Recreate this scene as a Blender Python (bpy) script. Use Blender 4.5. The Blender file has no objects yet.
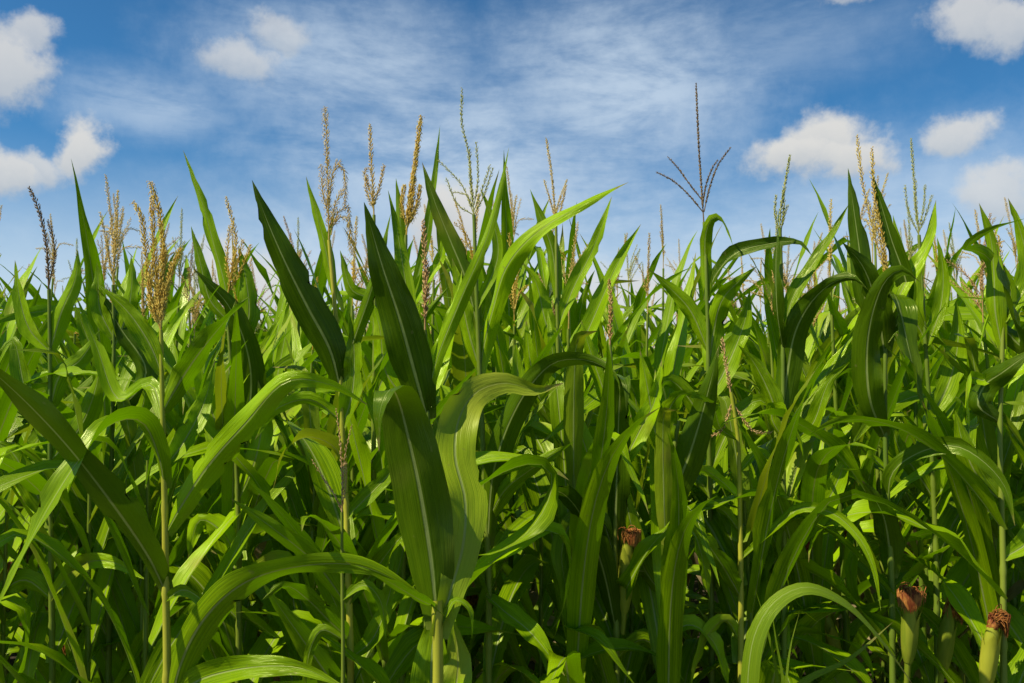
import bpy, math, random
from mathutils import Vector, Matrix
import numpy as np

R = math.radians
random.seed(11)
scene = bpy.context.scene
col = scene.collection

# ------------------------------------------------------------------ camera
W, H = 1024, 683
LENS = 30.0
FPX = W * LENS / 36.0
HORIZON = 405.0
PITCH = math.atan((HORIZON - H / 2) / FPX)
EYE = Vector((0, 0, 1.65))
cam_d = bpy.data.cameras.new('camera')
cam = bpy.data.objects.new('camera', cam_d)
col.objects.link(cam)
cam_d.lens = LENS
cam_d.sensor_width = 36
cam_d.clip_start = 0.05
cam_d.clip_end = 5000
cam.location = EYE
cam.rotation_euler = (math.pi / 2 + PITCH, 0, 0)
scene.camera = cam
FWD = Vector((0, math.cos(PITCH), math.sin(PITCH)))
UPV = Vector((0, -math.sin(PITCH), math.cos(PITCH)))


def ray(px, py):
    return FWD + Vector(((px - W / 2) / FPX, 0, 0)) + UPV * (-(py - H / 2) / FPX)


def at(px, py, Y):
    d = ray(px, py)
    return EYE + d * (Y / d.y)


# ------------------------------------------------------------------ node helpers
def new_mat(name):
    m = bpy.data.materials.new(name)
    m.use_nodes = True
    m.node_tree.nodes.clear()
    return m, m.node_tree


class NT:
    def __init__(s, nt):
        s.nt = nt

    def n(s, t, **kw):
        nd = s.nt.nodes.new(t)
        for k, v in kw.items():
            setattr(nd, k, v)
        return nd

    def link(s, a, b):
        s.nt.links.new(a, b)

    def put(s, v, sock):
        if isinstance(v, bpy.types.NodeSocket):
            s.nt.links.new(v, sock)
        else:
            sock.default_value = v

    def m(s, op, a, b=0.0, c=0.0, clamp=False):
        nd = s.n('ShaderNodeMath', operation=op)
        nd.use_clamp = clamp
        s.put(a, nd.inputs[0]); s.put(b, nd.inputs[1]); s.put(c, nd.inputs[2])
        return nd.outputs[0]

    def smooth(s, v, lo, hi, a=0.0, b=1.0):
        nd = s.n('ShaderNodeMapRange', interpolation_type='SMOOTHSTEP')
        s.put(v, nd.inputs['Value'])
        s.put(lo, nd.inputs['From Min']); s.put(hi, nd.inputs['From Max'])
        s.put(a, nd.inputs['To Min']); s.put(b, nd.inputs['To Max'])
        return nd.outputs[0]

    def mix(s, f, a, b, blend='MIX'):
        nd = s.n('ShaderNodeMix', data_type='RGBA', blend_type=blend)
        s.put(f, nd.inputs[0])
        s.put(a if isinstance(a, bpy.types.NodeSocket) else tuple(a) + (1,) * (4 - len(a)), nd.inputs[6])
        s.put(b if isinstance(b, bpy.types.NodeSocket) else tuple(b) + (1,) * (4 - len(b)), nd.inputs[7])
        return nd.outputs[2]

    def noise(s, vec, scale, detail=4, rough=0.55, dist=0.0):
        nd = s.n('ShaderNodeTexNoise')
        if vec is not None:
            s.link(vec, nd.inputs['Vector'])
        nd.inputs['Scale'].default_value = scale
        nd.inputs['Detail'].default_value = detail
        nd.inputs['Roughness'].default_value = rough
        nd.inputs['Distortion'].default_value = dist
        return nd.outputs['Fac']

    def scaled(s, vec, sc, loc=(0, 0, 0)):
        nd = s.n('ShaderNodeMapping')
        s.link(vec, nd.inputs['Vector'])
        nd.inputs['Scale'].default_value = sc
        nd.inputs['Location'].default_value = loc
        return nd.outputs[0]


# ------------------------------------------------------------------ materials
def leaf_material(name, base_a, base_b, trans, gloss=1.0, dry=0.0):
    mat, nt = new_mat(name)
    t = NT(nt)
    out = t.n('ShaderNodeOutputMaterial')
    uv = t.n('ShaderNodeUVMap').outputs[0]
    sx = t.n('ShaderNodeSeparateXYZ'); t.link(uv, sx.inputs[0])
    u, v = sx.outputs[0], sx.outputs[1]
    oi = t.n('ShaderNodeObjectInfo').outputs['Random']
    obj = t.n('ShaderNodeTexCoord').outputs['Object']
    # slow colour drift over the blade and from leaf to leaf
    drift = t.noise(obj, 7, 1)
    f = t.m('ADD', t.m('MULTIPLY', drift, 0.5), t.m('MULTIPLY', t.m('MULTIPLY', oi, oi), 0.85), clamp=True)
    c = t.mix(f, base_a, base_b)
    # parallel veins: fine streaks along the blade
    sv = t.scaled(uv, (46, 1.6, 1))
    streak = t.noise(sv, 1.0, 1, 0.6)
    veins = t.smooth(streak, 0.36, 0.64)
    c = t.mix(t.m('MULTIPLY', veins, 0.42), c, (base_b[0] * 1.7, base_b[1] * 1.45, base_b[2] * 1.6))
    # midrib, pale, tapering to the tip
    d = t.m('ABSOLUTE', t.m('SUBTRACT', u, 0.5))
    rw = t.m('MULTIPLY_ADD', v, -0.045, 0.062)
    rib = t.smooth(d, t.m('MULTIPLY', rw, 0.45), rw, 1.0, 0.0)
    rib = t.m('MULTIPLY', rib, t.smooth(v, 0.75, 1.0, 0.9, 0.0))
    c = t.mix(rib, c, (0.40, 0.48, 0.13))
    # paler collar where the blade leaves the sheath
    collar = t.smooth(v, 0.0, 0.05, 0.55, 0.0)
    c = t.mix(collar, c, (0.26, 0.30, 0.05))
    # dry tip and a few blemishes
    fleck = t.noise(obj, 60, 1)
    tipn = t.m('ADD', v, t.m('MULTIPLY', t.m('SUBTRACT', fleck, 0.5), 0.12))
    tip = t.smooth(tipn, 0.93 - dry, 1.0, 0.0, 0.85)
    tip = t.m('MULTIPLY', tip, t.smooth(oi, 0.35, 0.6))
    c = t.mix(tip, c, (0.33, 0.24, 0.09))
    spots = t.smooth(fleck, 0.74, 0.80, 0.0, 0.5)
    c = t.mix(spots, c, (0.26, 0.24, 0.06))
    yel = t.m('MULTIPLY', t.smooth(drift, 0.52, 0.68), t.smooth(oi, 0.72, 0.9, 0.0, 0.6))
    c = t.mix(yel, c, (0.36, 0.34, 0.04))
    p = t.n('ShaderNodeBsdfPrincipled')
    t.link(c, p.inputs['Base Color'])
    t.link(t.smooth(drift, 0.3, 0.7, 0.20, 0.42), p.inputs['Roughness'])
    p.inputs['Specular IOR Level'].default_value = 0.42 * gloss
    p.inputs['Specular Tint'].default_value = (0.95, 1.0, 0.4, 1)
    bump = t.n('ShaderNodeBump')
    bump.inputs['Strength'].default_value = 0.5
    bump.inputs['Distance'].default_value = 0.002
    hgt = t.m('MULTIPLY_ADD', t.noise(t.scaled(uv, (5, 9, 1)), 1.0, 1), 2.5, streak)
    t.link(t.m('ADD', hgt, rib), bump.inputs['Height'])
    t.link(bump.outputs[0], p.inputs['Normal'])
    tr = t.n('ShaderNodeBsdfTranslucent')
    tc = t.mix(f, trans, (trans[0] * 1.35, trans[1] * 1.15, trans[2]))
    tc = t.mix(t.m('MULTIPLY', veins, 0.25), tc, (trans[0] * 0.6, trans[1] * 0.7, trans[2] * 0.5))
    tc = t.mix(rib, tc, (0.30, 0.36, 0.06))
    tc = t.mix(tip, tc, (0.3, 0.2, 0.05))
    t.link(tc, tr.inputs[0])
    mx = t.n('ShaderNodeMixShader')
    mx.inputs[0].default_value = 0.29
    t.link(p.outputs[0], mx.inputs[1]); t.link(tr.outputs[0], mx.inputs[2])
    t.link(mx.outputs[0], out.inputs[0])
    return mat


def plain_material(name, ca, cb, scale=20, rough=0.6, trans=0.0, stretch=(1, 1, 1), bump=0.0):
    mat, nt = new_mat(name)
    t = NT(nt)
    out = t.n('ShaderNodeOutputMaterial')
    obj = t.n('ShaderNodeTexCoord').outputs['Object']
    oi = t.n('ShaderNodeObjectInfo').outputs['Random']
    n = t.noise(t.scaled(obj, stretch), scale, 4, 0.65)
    f = t.m('ADD', t.smooth(n, 0.3, 0.7), t.m('MULTIPLY', t.m('SUBTRACT', oi, 0.5), 0.5), clamp=True)
    c = t.mix(f, ca, cb)
    p = t.n('ShaderNodeBsdfPrincipled')
    t.link(c, p.inputs['Base Color'])
    p.inputs['Roughness'].default_value = rough
    p.inputs['Specular IOR Level'].default_value = 0.3
    if bump:
        b = t.n('ShaderNodeBump'); b.inputs['Strength'].default_value = bump
        b.inputs['Distance'].default_value = 0.004
        t.link(n, b.inputs['Height']); t.link(b.outputs[0], p.inputs['Normal'])
    sh = p.outputs[0]
    if trans:
        tr = t.n('ShaderNodeBsdfTranslucent'); t.link(c, tr.inputs[0])
        mx = t.n('ShaderNodeMixShader'); mx.inputs[0].default_value = trans
        t.link(sh, mx.inputs[1]); t.link(tr.outputs[0], mx.inputs[2]); sh = mx.outputs[0]
    t.link(sh, out.inputs[0])
    return mat


M_LEAF = leaf_material('maize_leaf', (0.028, 0.080, 0.001), (0.33, 0.55, 0.003), (0.21, 0.48, 0.001))
M_LEAF_DRY = leaf_material('maize_leaf_worn', (0.11, 0.21, 0.006), (0.22, 0.32, 0.012), (0.36, 0.50, 0.01), dry=0.12)
M_LEAF_SHADED = leaf_material('maize_leaf_shaded', (0.022, 0.065, 0.001), (0.10, 0.19, 0.003), (0.09, 0.20, 0.001))  # shade on the front leaves, put into a darker leaf colour
M_LEAF_SUNLIT = leaf_material('maize_leaf_sunlit', (0.16, 0.27, 0.008), (0.30, 0.42, 0.015), (0.30, 0.48, 0.005))  # sunlit look of the glossy front leaf, put into a paler colour
M_GRASS = leaf_material('grass_blade', (0.11, 0.20, 0.006), (0.17, 0.28, 0.01), (0.32, 0.48, 0.01))
M_DEAD = plain_material('maize_leaf_withered', (0.20, 0.14, 0.06), (0.45, 0.35, 0.17), 12, 0.7, 0.3, (1, 1, 1), 0.3)
M_STALK = plain_material('maize_stalk', (0.32, 0.36, 0.02), (0.60, 0.54, 0.05), 14, 0.5, 0.0, (1, 1, 0.12))
M_STALK_GREEN = plain_material('maize_stalk_green', (0.11, 0.19, 0.012), (0.26, 0.32, 0.03), 14, 0.5, 0.0, (1, 1, 0.12))
M_SOIL = plain_material('soil', (0.035, 0.024, 0.014), (0.085, 0.06, 0.036), 9, 0.95, 0, (1, 1, 1), 1.0)
TASSEL = {
    'gold': plain_material('tassel_golden', (0.85, 0.56, 0.07), (1.0, 0.80, 0.2), 60, 0.7, 0.45),
    'tan': plain_material('tassel_tan', (0.80, 0.56, 0.14), (1.0, 0.80, 0.30), 60, 0.7, 0.45),
    'dark': plain_material('tassel_brown', (0.16, 0.10, 0.04), (0.40, 0.26, 0.10), 60, 0.7, 0.1),
    'green': plain_material('tassel_green', (0.48, 0.50, 0.10), (0.80, 0.75, 0.28), 60, 0.65, 0.3),
    'red': plain_material('tassel_russet', (0.50, 0.28, 0.08), (0.85, 0.56, 0.24), 60, 0.7, 0.2),
}
M_HUSK = plain_material('ear_husk', (0.20, 0.28, 0.015), (0.52, 0.52, 0.04), 16, 0.5, 0.15, (1, 1, 0.1), 0.3)
M_SILK = plain_material('ear_silk', (0.26, 0.06, 0.015), (0.80, 0.36, 0.07), 90, 0.65, 0.2, (1, 1, 0.3))


# ------------------------------------------------------------------ mesh builder
class MB:
    def __init__(s):
        s.v = []; s.f = []; s.uv = []

    def quad_grid(s, rows, uvs, closed=False):
        """rows: list of lists of points"""
        b = len(s.v); n = len(rows[0])
        for r, ur in zip(rows, uvs):
            s.v.extend(r); s.uv.extend(ur)
        for i in range(len(rows) - 1):
            for j in range(n if closed else n - 1):
                k = (j + 1) % n
                s.f.append((b + i * n + j, b + i * n + k, b + (i + 1) * n + k, b + (i + 1) * n + j))

    def mesh(s, name):
        me = bpy.data.meshes.new(name)
        me.from_pydata([tuple(p) for p in s.v], [], s.f)
        uvl = me.uv_layers.new(name='UVMap')
        idx = np.empty(len(me.loops), dtype=np.int32)
        me.loops.foreach_get('vertex_index', idx)
        uva = np.array(s.uv if s.uv else [(0, 0)] * len(s.v), dtype=np.float32)[idx]
        uvl.data.foreach_set('uv', uva.ravel())
        me.polygons.foreach_set('use_smooth', [True] * len(me.polygons))
        me.update()
        return me


def build(name, mb, mat, parent=None):
    me = mb.mesh(name)
    me.materials.append(mat)
    o = bpy.data.objects.new(name, me)
    col.objects.link(o)
    if parent is not None:
        o.parent = parent
    return o


def lerp_table(tab, x):
    for (a, fa), (b, fb) in zip(tab, tab[1:]):
        if x <= b:
            k = (x - a) / (b - a)
            k = k * k * (3 - 2 * k) * 0.5 + k * 0.5
            return fa + (fb - fa) * k
    return tab[-1][1]


WIDTH = [(0, .42), (.05, .55), (.15, .82), (.3, 1.0), (.5, .92), (.68, .70), (.84, .38), (.94, .14), (1, .005)]


def catmull(pts, n):
    """resample a smooth curve through pts to n points, evenly by length"""
    P = [pts[0] * 2 - pts[1]] + list(pts) + [pts[-1] * 2 - pts[-2]]
    fine = []
    for i in range(1, len(P) - 2):
        p0, p1, p2, p3 = P[i - 1], P[i], P[i + 1], P[i + 2]
        d1 = max((p1 - p0).length, 1e-6) ** .5; d2 = max((p2 - p1).length, 1e-6) ** .5; d3 = max((p3 - p2).length, 1e-6) ** .5
        m1 = ((p1 - p0) / d1 - (p2 - p0) / (d1 + d2) + (p2 - p1) / d2) * d2
        m2 = ((p2 - p1) / d2 - (p3 - p1) / (d2 + d3) + (p3 - p2) / d3) * d2
        for k in range(12):
            t = k / 12
            fine.append(p1 * (2 * t**3 - 3 * t**2 + 1) + m1 * (t**3 - 2 * t**2 + t) + p2 * (-2 * t**3 + 3 * t**2) + m2 * (t**3 - t**2))
    fine.append(pts[-1])
    L = [0]
    for a, b in zip(fine, fine[1:]):
        L.append(L[-1] + (b - a).length)
    out = []; j = 0
    for i in range(n):
        s = L[-1] * i / (n - 1)
        while j < len(L) - 2 and L[j + 1] < s:
            j += 1
        k = (s - L[j]) / max(L[j + 1] - L[j], 1e-9)
        out.append(fine[j].lerp(fine[j + 1], min(max(k, 0), 1)))
    return out


def blade(mb, pts, width, side0, twist, rng, cols=7, wave=1.0, fold=0.35, wp=1.0):
    """a leaf blade along pts; side0 start width direction; twist: function u->angle"""
    n = len(pts)
    tans = []
    for i in range(n):
        a = pts[max(i - 1, 0)]; b = pts[min(i + 1, n - 1)]
        tans.append((b - a).normalized())
    side = (side0 - tans[0] * side0.dot(tans[0])).normalized()
    sides = [side]
    for i in range(1, n):
        q = tans[i - 1].rotation_difference(tans[i])
        side = q @ side
        side = (side - tans[i] * side.dot(tans[i])).normalized()
        sides.append(side)
    # adaxial side: normals that point up on the whole
    ups = 0
    for i in range(n // 2):
        s = Matrix.Rotation(twist(i / (n - 1)), 3, tans[i]) @ sides[i]
        ups += s.cross(tans[i]).z
    sg = 1 if ups >= 0 else -1
    notch = {}
    if rng.random() < .55:                     # torn or chewed margins
        for _ in range(rng.randint(1, 4)):
            notch[(rng.randrange(n // 4, n - 2), rng.randrange(2))] = rng.uniform(.55, .88)
    ph = [rng.uniform(0, 6.28) for _ in range(6)]
    wob = (rng.uniform(.05, .14) * wave, rng.uniform(.03, .08) * wave, rng.uniform(5, 9), rng.uniform(12, 20))
    fr = [rng.uniform(14, 24), rng.uniform(14, 24), rng.uniform(3, 5), rng.uniform(3, 5)]
    am = [rng.uniform(.06, .17) * wave for _ in range(2)]
    rows = []; uvs = []
    for i in range(n):
        u = i / (n - 1)
        t = tans[i]
        s = Matrix.Rotation(twist(u) + min(1, 3 * u) * (wob[0] * math.sin(wob[2] * u + ph[4]) + wob[1] * math.sin(wob[3] * u + ph[5])), 3, t) @ sides[i]
        nm = s.cross(t) * sg
        w = width * lerp_table(WIDTH, u ** wp) * 0.5
        fo = fold * (1.5 - 1.1 * u) if u < .9 else fold * .5
        r = []; ur = []
        for j in range(cols):
            x = -1 + 2 * j / (cols - 1)
            ax = abs(x)
            e = 0 if x < 0 else 1
            if ax > .95 and (i, e) in notch:
                x *= notch[(i, e)]
                ax = abs(x)
            ruffle = (ax ** 2) * am[e] * width * (math.sin(fr[e] * u + ph[e]) + .5 * math.sin(fr[2 + e] * 2 * u + ph[2 + e])) * min(1, u * 4) * min(1, (1 - u) * 5)
            lift = w * fo * (ax ** 1.3) + ruffle
            cosf = math.cos(min(fo, 1.0) * .7)
            r.append(pts[i] + s * (w * x * cosf) + nm * lift)
            ur.append(((x + 1) / 2, u))
        rows.append(r); uvs.append(ur)
    mb.quad_grid(rows, uvs)


def tube(mb, pts, radii, seg=8):
    n = len(pts)
    rows = []; uvs = []
    ref = Vector((1, 0.13, 0.07)).normalized()
    for i in range(n):
        t = (pts[min(i + 1, n - 1)] - pts[max(i - 1, 0)]).normalized()
        if abs(t.dot(ref)) > .95:
            ref = Vector((0.1, 1, 0.1)).normalized()
        a = (ref - t * ref.dot(t)).normalized(); b = t.cross(a)
        rows.append([pts[i] + (a * math.cos(k * 2 * math.pi / seg) + b * math.sin(k * 2 * math.pi / seg)) * radii[i] for k in range(seg)])
        uvs.append([(k / seg, i / (n - 1)) for k in range(seg)])
    mb.quad_grid(rows, uvs, closed=True)


def spikelet(mb, p, d, length, thick):
    d = d.normalized()
    r = Vector((0.3, 0.5, 0.81)) if abs(d.z) < .9 else Vector((1, 0, 0))
    a = (r - d * r.dot(d)).normalized(); b = d.cross(a)
    k = len(mb.v)
    m = p + d * length * .45
    pts = [p, m + a * thick, m + b * thick, m - a * thick, m - b * thick, p + d * length]
    mb.v.extend(pts); mb.uv.extend([(0, 0)] * 6)
    for i in range(4):
        j = (i + 1) % 4
        mb.f.append((k, k + 1 + j, k + 1 + i)); mb.f.append((k + 5, k + 1 + i, k + 1 + j))


def tassel_branch(mb, pts, slen, thick, rng, per_m=420, bare=0.12, droop=0.0, open_=0.5, seg=5):
    """thin stem covered by spikelets"""
    L = sum((b - a).length for a, b in zip(pts, pts[1:]))
    n = max(8, int(L / .02))
    c = catmull(pts, n)
    tube(mb, c, [thick * .55 * (1 - .6 * i / (n - 1)) for i in range(n)], seg)
    N = int(L * per_m)
    ang = rng.uniform(0, 6.28)
    for i in range(N):
        u = bare + (1 - bare) * (i + rng.random()) / N
        x = u * (n - 1); j = min(int(x), n - 2)
        p = c[j].lerp(c[j + 1], x - j)
        t = (c[j + 1] - c[j]).normalized()
        a = t.orthogonal().normalized(); b = t.cross(a)
        ang += 2.4 + rng.uniform(-.4, .4)
        o = a * math.cos(ang) + b * math.sin(ang)
        taper = min(1, (1 - u) * 6 + .35)
        d = t + o * (open_ * rng.uniform(.6, 1.5)) + Vector((0, 0, -droop * rng.random()))
        spikelet(mb, p + o * thick * .4, d, slen * rng.uniform(.75, 1.25) * taper, thick * .42)
        if droop and rng.random() < .5:      # hanging anthers
            q = p + o * thick * .9 + d * slen * .4
            spikelet(mb, q, Vector((o.x * .5, o.y * .5, -1)), slen * rng.uniform(.5, .9), thick * .2)


# ------------------------------------------------------------------ ears
def ear(parent, base, lean, length, rng, rad=.026, silk_len=.07, mat_silk=None, droopy=True):
    ax = Vector((lean[0], lean[1], 1)).normalized()
    a = ax.orthogonal().normalized(); b = ax.cross(a)
    mb = MB()
    prof = [(0, .40), (.08, .62), (.25, .85), (.45, .95), (.65, .95), (.82, .85), (.95, .68), (1.0, .55)]
    rows = []; uvs = []
    seg = 20
    for i in range(16):
        u = i / 15
        r = rad * lerp_table(prof, u)
        row = []
        for k in range(seg):
            th = k * 2 * math.pi / seg
            rr = r * (1 + .05 * math.sin(5 * th + 3 * u) + .03 * math.sin(11 * th))
            row.append(base + ax * length * u + (a * math.cos(th) + b * math.sin(th)) * rr)
        rows.append(row); uvs.append([(k / seg, u) for k in range(seg)])
    mb.quad_grid(rows, uvs, closed=True)
    tube(mb, [base - ax * .05, base - ax * .02, base + ax * .01], [rad * .36, rad * .4, rad * .45], 8)
    husk = build('ear', mb, M_HUSK, parent)
    # overlapping outer husk blades with free tips
    h = MB()
    for k in range(4):
        th = k * 1.7 + rng.uniform(-.3, .3)
        o = a * math.cos(th) + b * math.sin(th)
        s = ax.cross(o)
        top = rng.uniform(.8, 1.2)
        flare = rng.uniform(.8, 4.0)
        rows = []; uvs = []
        for i in range(12):
            u = i / 11
            uu = u * top
            r = rad * (lerp_table(prof, min(uu, 1)) + .07 + .03 * k) + max(0, u - .75) ** 1.2 * rad * flare
            wd = 1.25 * (1 - max(0, (u - .55) / .45) ** 1.4)
            row = []; ur = []
            for j in range(7):
                q = (-1 + j / 3) * wd
                row.append(base + ax * length * uu + (o * math.cos(q) + s * math.sin(q)) * r)
                ur.append((j / 6, u))
            rows.append(row); uvs.append(ur)
        h.quad_grid(rows, uvs)
    build('husk_leaf', h, M_HUSK, husk)
    # silk: matted clump of fine strands hanging over the tip
    sm = MB()
    tip = base + ax * length * 1.0
    hang = Vector((rng.uniform(-1, 1), rng.uniform(-1, .3), 0)).normalized()
    for k in range(320):
        th = rng.uniform(0, 6.28); rr = rad * .5 * math.sqrt(rng.random())
        o = a * math.cos(th) + b * math.sin(th)
        p = tip + o * rr
        d = (ax * 1.3 + o * rng.uniform(0, .45) + hang * rng.uniform(0, .5)).normalized()
        pts = [p]
        L = silk_len * rng.uniform(.7, 1.9)
        for q in range(8):
            d = (d + hang * .22 + Vector((rng.uniform(-.4, .4), rng.uniform(-.4, .4), -.12 - .13 * q))).normalized()
            p = p + d * L / 8
            ra = p - tip
            along = ra.dot(ax)
            rv = ra - ax * along
            lim = rad * (.55 + min(.5, max(0, -along) * 9))
            if rv.length < lim and along < .004:
                p = tip + ax * along + rv.normalized() * lim
            elif rv.length > rad * 1.75:
                p = tip + ax * along + rv.normalized() * rad * 1.75
            pts.append(p)
        tube(sm, pts, [.0010] * 8 + [.0004], 3)
    rows = []; uvs = []
    for i in range(8):
        u = i / 7
        r = rad * (.62 + .2 * math.sin(u * 3.0) - .3 * u * u) * (1 if i < 7 else .1)
        rows.append([tip + ax * (silk_len * .85 * u - .012) + hang * (.012 * u * u) + (a * math.cos(q * .5236) + b * math.sin(q * .5236)) * r * (1 + rng.uniform(-.22, .22)) for q in range(12)])
        uvs.append([(q / 12, u) for q in range(12)])
    sm.quad_grid(rows, uvs, closed=True)
    build('silk', sm, mat_silk or M_SILK, husk)
    return husk


# ------------------------------------------------------------------ things
def thing(name, label, cat, loc, group=None, rz=0):
    o = bpy.data.objects.new(name, None)
    o.empty_display_size = .1
    col.objects.link(o)
    o.location = loc
    o.rotation_euler = (0, 0, rz)
    o['label'] = label
    o['category'] = cat
    if group:
        o['group'] = group
    return o


def copy_tree(o, parent=None):
    c = o.copy()
    col.objects.link(c)
    c.parent = parent
    for ch in list(o.children):
        copy_tree(ch, c)
    return c


def stalk_mesh(mb, pts, r0, r1, node_gap=.155, seg=9):
    L = sum((b - a).length for a, b in zip(pts, pts[1:]))
    n = max(20, int(L / .012))
    c = catmull(pts, n)
    rad = []
    for i in range(n):
        u = i / (n - 1)
        s = u * L
        k = (s % node_gap) / node_gap
        bulge = math.exp(-((k - .5) / .05) ** 2) * .38 - math.exp(-((k - .62) / .06) ** 2) * .10
        sheath = .10 if k > .55 else 0.0
        rad.append((r0 + (r1 - r0) * u ** 1.3) * (1 + bulge * (1 - .5 * u) + sheath * (1 - k)))
    tube(mb, c, rad, seg)
    return c


def auto_leaf(mb, base, az, length, width, e0, bend, rng, rows=16, cols=5, twist_deg=0, side_bend=0.0, pw=1.6, wave=1.0, fold=.32):
    """natural arching leaf in local space"""
    n = rows
    pts = []
    p = Vector(base); ds = length / (n - 1)
    kink = (rng.uniform(.35, .75), R(rng.uniform(45, 100))) if rng.random() < .3 else None
    for i in range(n):
        u = i / (n - 1)
        pts.append(p.copy())
        e = e0 - bend * u ** pw
        if kink:
            e -= kink[1] / (1 + math.exp(-(u - kink[0]) * 40))
        aa = az + side_bend * u * u
        p = p + Vector((math.cos(aa) * math.cos(e), math.sin(aa) * math.cos(e), math.sin(e))) * ds
    side0 = Vector((-math.sin(az), math.cos(az), 0))
    tw = R(twist_deg)
    blade(mb, pts, width, side0, lambda u: tw * u ** 1.2, rng, cols, wave, fold)


def auto_tassel(mb, base, length, rng, branches=6, per_m=260, spread=.5, slen=.0115, thick=.0030, seg=4, lean=0.0):
    la = rng.uniform(0, 6.28)
    lv = Vector((math.cos(la), math.sin(la), 0)) * lean
    top = [base, base + Vector((0, 0, length * .5)) + lv * .25 * length, base + Vector((0, 0, length)) + lv * length]
    tassel_branch(mb, top, slen, thick * 1.15, rng, per_m * 1.3, .3, seg=seg)
    for k in range(branches):
        az = rng.uniform(0, 6.28)
        b = base + Vector((0, 0, length * rng.uniform(.12, .36)))
        L = length * rng.uniform(.35, .62)
        sp = spread * rng.uniform(.4, 1.3)
        o = Vector((math.cos(az), math.sin(az), 0))
        curl = rng.uniform(-.25, .5)
        pts = [b, b + o * L * sp * .35 + Vector((0, 0, L * .45)), b + o * L * sp * (1 + max(curl, 0) * .6) + Vector((0, 0, L * (.9 - max(curl, 0))))]
        tassel_branch(mb, pts, slen, thick, rng, per_m, .12, seg=seg)


def random_plant_leaves(rng, hgt, count, z0=.35):
    """parameters of leaves for a plant whose stalk is hgt tall"""
    out = []
    az = rng.uniform(0, 6.28)
    for k in range(count):
        u = k / (count - 1)
        z = z0 + (hgt - z0) * (u ** .92)
        az += math.pi + rng.uniform(-.45, .45)
        length = (.62 + .26 * math.sin(min(1, u * 1.15) * math.pi * .8)) * rng.uniform(.85, 1.12)
        if u > .85:
            length *= .72
        width = (.050 + .026 * math.sin(min(1, .15 + u * .9) * math.pi)) * rng.uniform(.88, 1.12)
        e0 = R(56 + 18 * u + rng.uniform(-8, 8))
        bend = R(rng.choice([rng.uniform(5, 50), rng.uniform(40, 100), rng.uniform(90, 165)]) * (1.15 - .55 * u))
        if u > .7 and rng.random() < .6:
            bend = R(rng.uniform(8, 50)); e0 = R(rng.uniform(62, 80)); length *= 1.04
        out.append(dict(z=z, az=az, length=length, width=width, e0=e0, bend=bend,
                        twist=rng.gauss(0, 45), sb=rng.uniform(-.6, .6), pw=rng.uniform(1.2, 2.6)))
    return out


def make_proto(seed, label, group, rows=16, cols=5, tassel_kind='tan', with_ear=True, branches=6, leaf_h=1.70, no_tassel=False):
    rng = random.Random(seed)
    t = thing('maize_plant', label, 'maize plant', (0, 0, 0), group)
    hgt = leaf_h * rng.uniform(.95, 1.05)
    top = hgt + (.06 if no_tassel else .3)
    lean = Vector((rng.uniform(-.03, .03), rng.uniform(-.03, .03), 0))
    pts = [Vector((0, 0, -.02)), Vector((0, 0, top * .35)) + lean * .4, Vector((0, 0, top * .7)) + lean, Vector((0, 0, top)) + lean * 1.6]
    mb = MB()
    c = stalk_mesh(mb, pts, .0125, .0042, seg=7)
    build('stalk', mb, M_STALK_GREEN, t)

    def onstalk(z):
        i = min(range(len(c)), key=lambda k: abs(c[k].z - z))
        return c[i]
    for lf in random_plant_leaves(rng, hgt, rng.randint(13, 15)):
        mb = MB()
        auto_leaf(mb, onstalk(lf['z']), lf['az'], lf['length'], lf['width'], lf['e0'], lf['bend'], rng, rows, cols, lf['twist'], lf['sb'], lf['pw'])
        build('leaf', mb, M_DEAD if lf['z'] < .75 and rng.random() < .35 else M_LEAF if rng.random() > .1 else M_LEAF_DRY, t)
    if not no_tassel:
        mb = MB()
        auto_tassel(mb, c[-1] - Vector((0, 0, .01)), rng.uniform(.27, .36), rng, branches, spread=rng.uniform(.25, .6), lean=rng.uniform(0, .22))
        build('tassel', mb, TASSEL[tassel_kind], t)
    if with_ear:
        z = rng.uniform(.92, 1.1); az = rng.uniform(0, 6.28)
        b = onstalk(z) + Vector((math.cos(az), math.sin(az), 0)) * .03
        ear(t, b, (math.cos(az) * .3, math.sin(az) * .3), rng.uniform(.15, .19), rng, .018, .035)
    return t


#HEROES#

# ------------------------------------------------------------------ front plants traced from the photograph
def px_curve(pts, Y):
    return [at(p[0], p[1], Y + (p[2] if len(p) > 2 else 0.0)) for p in pts]


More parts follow.
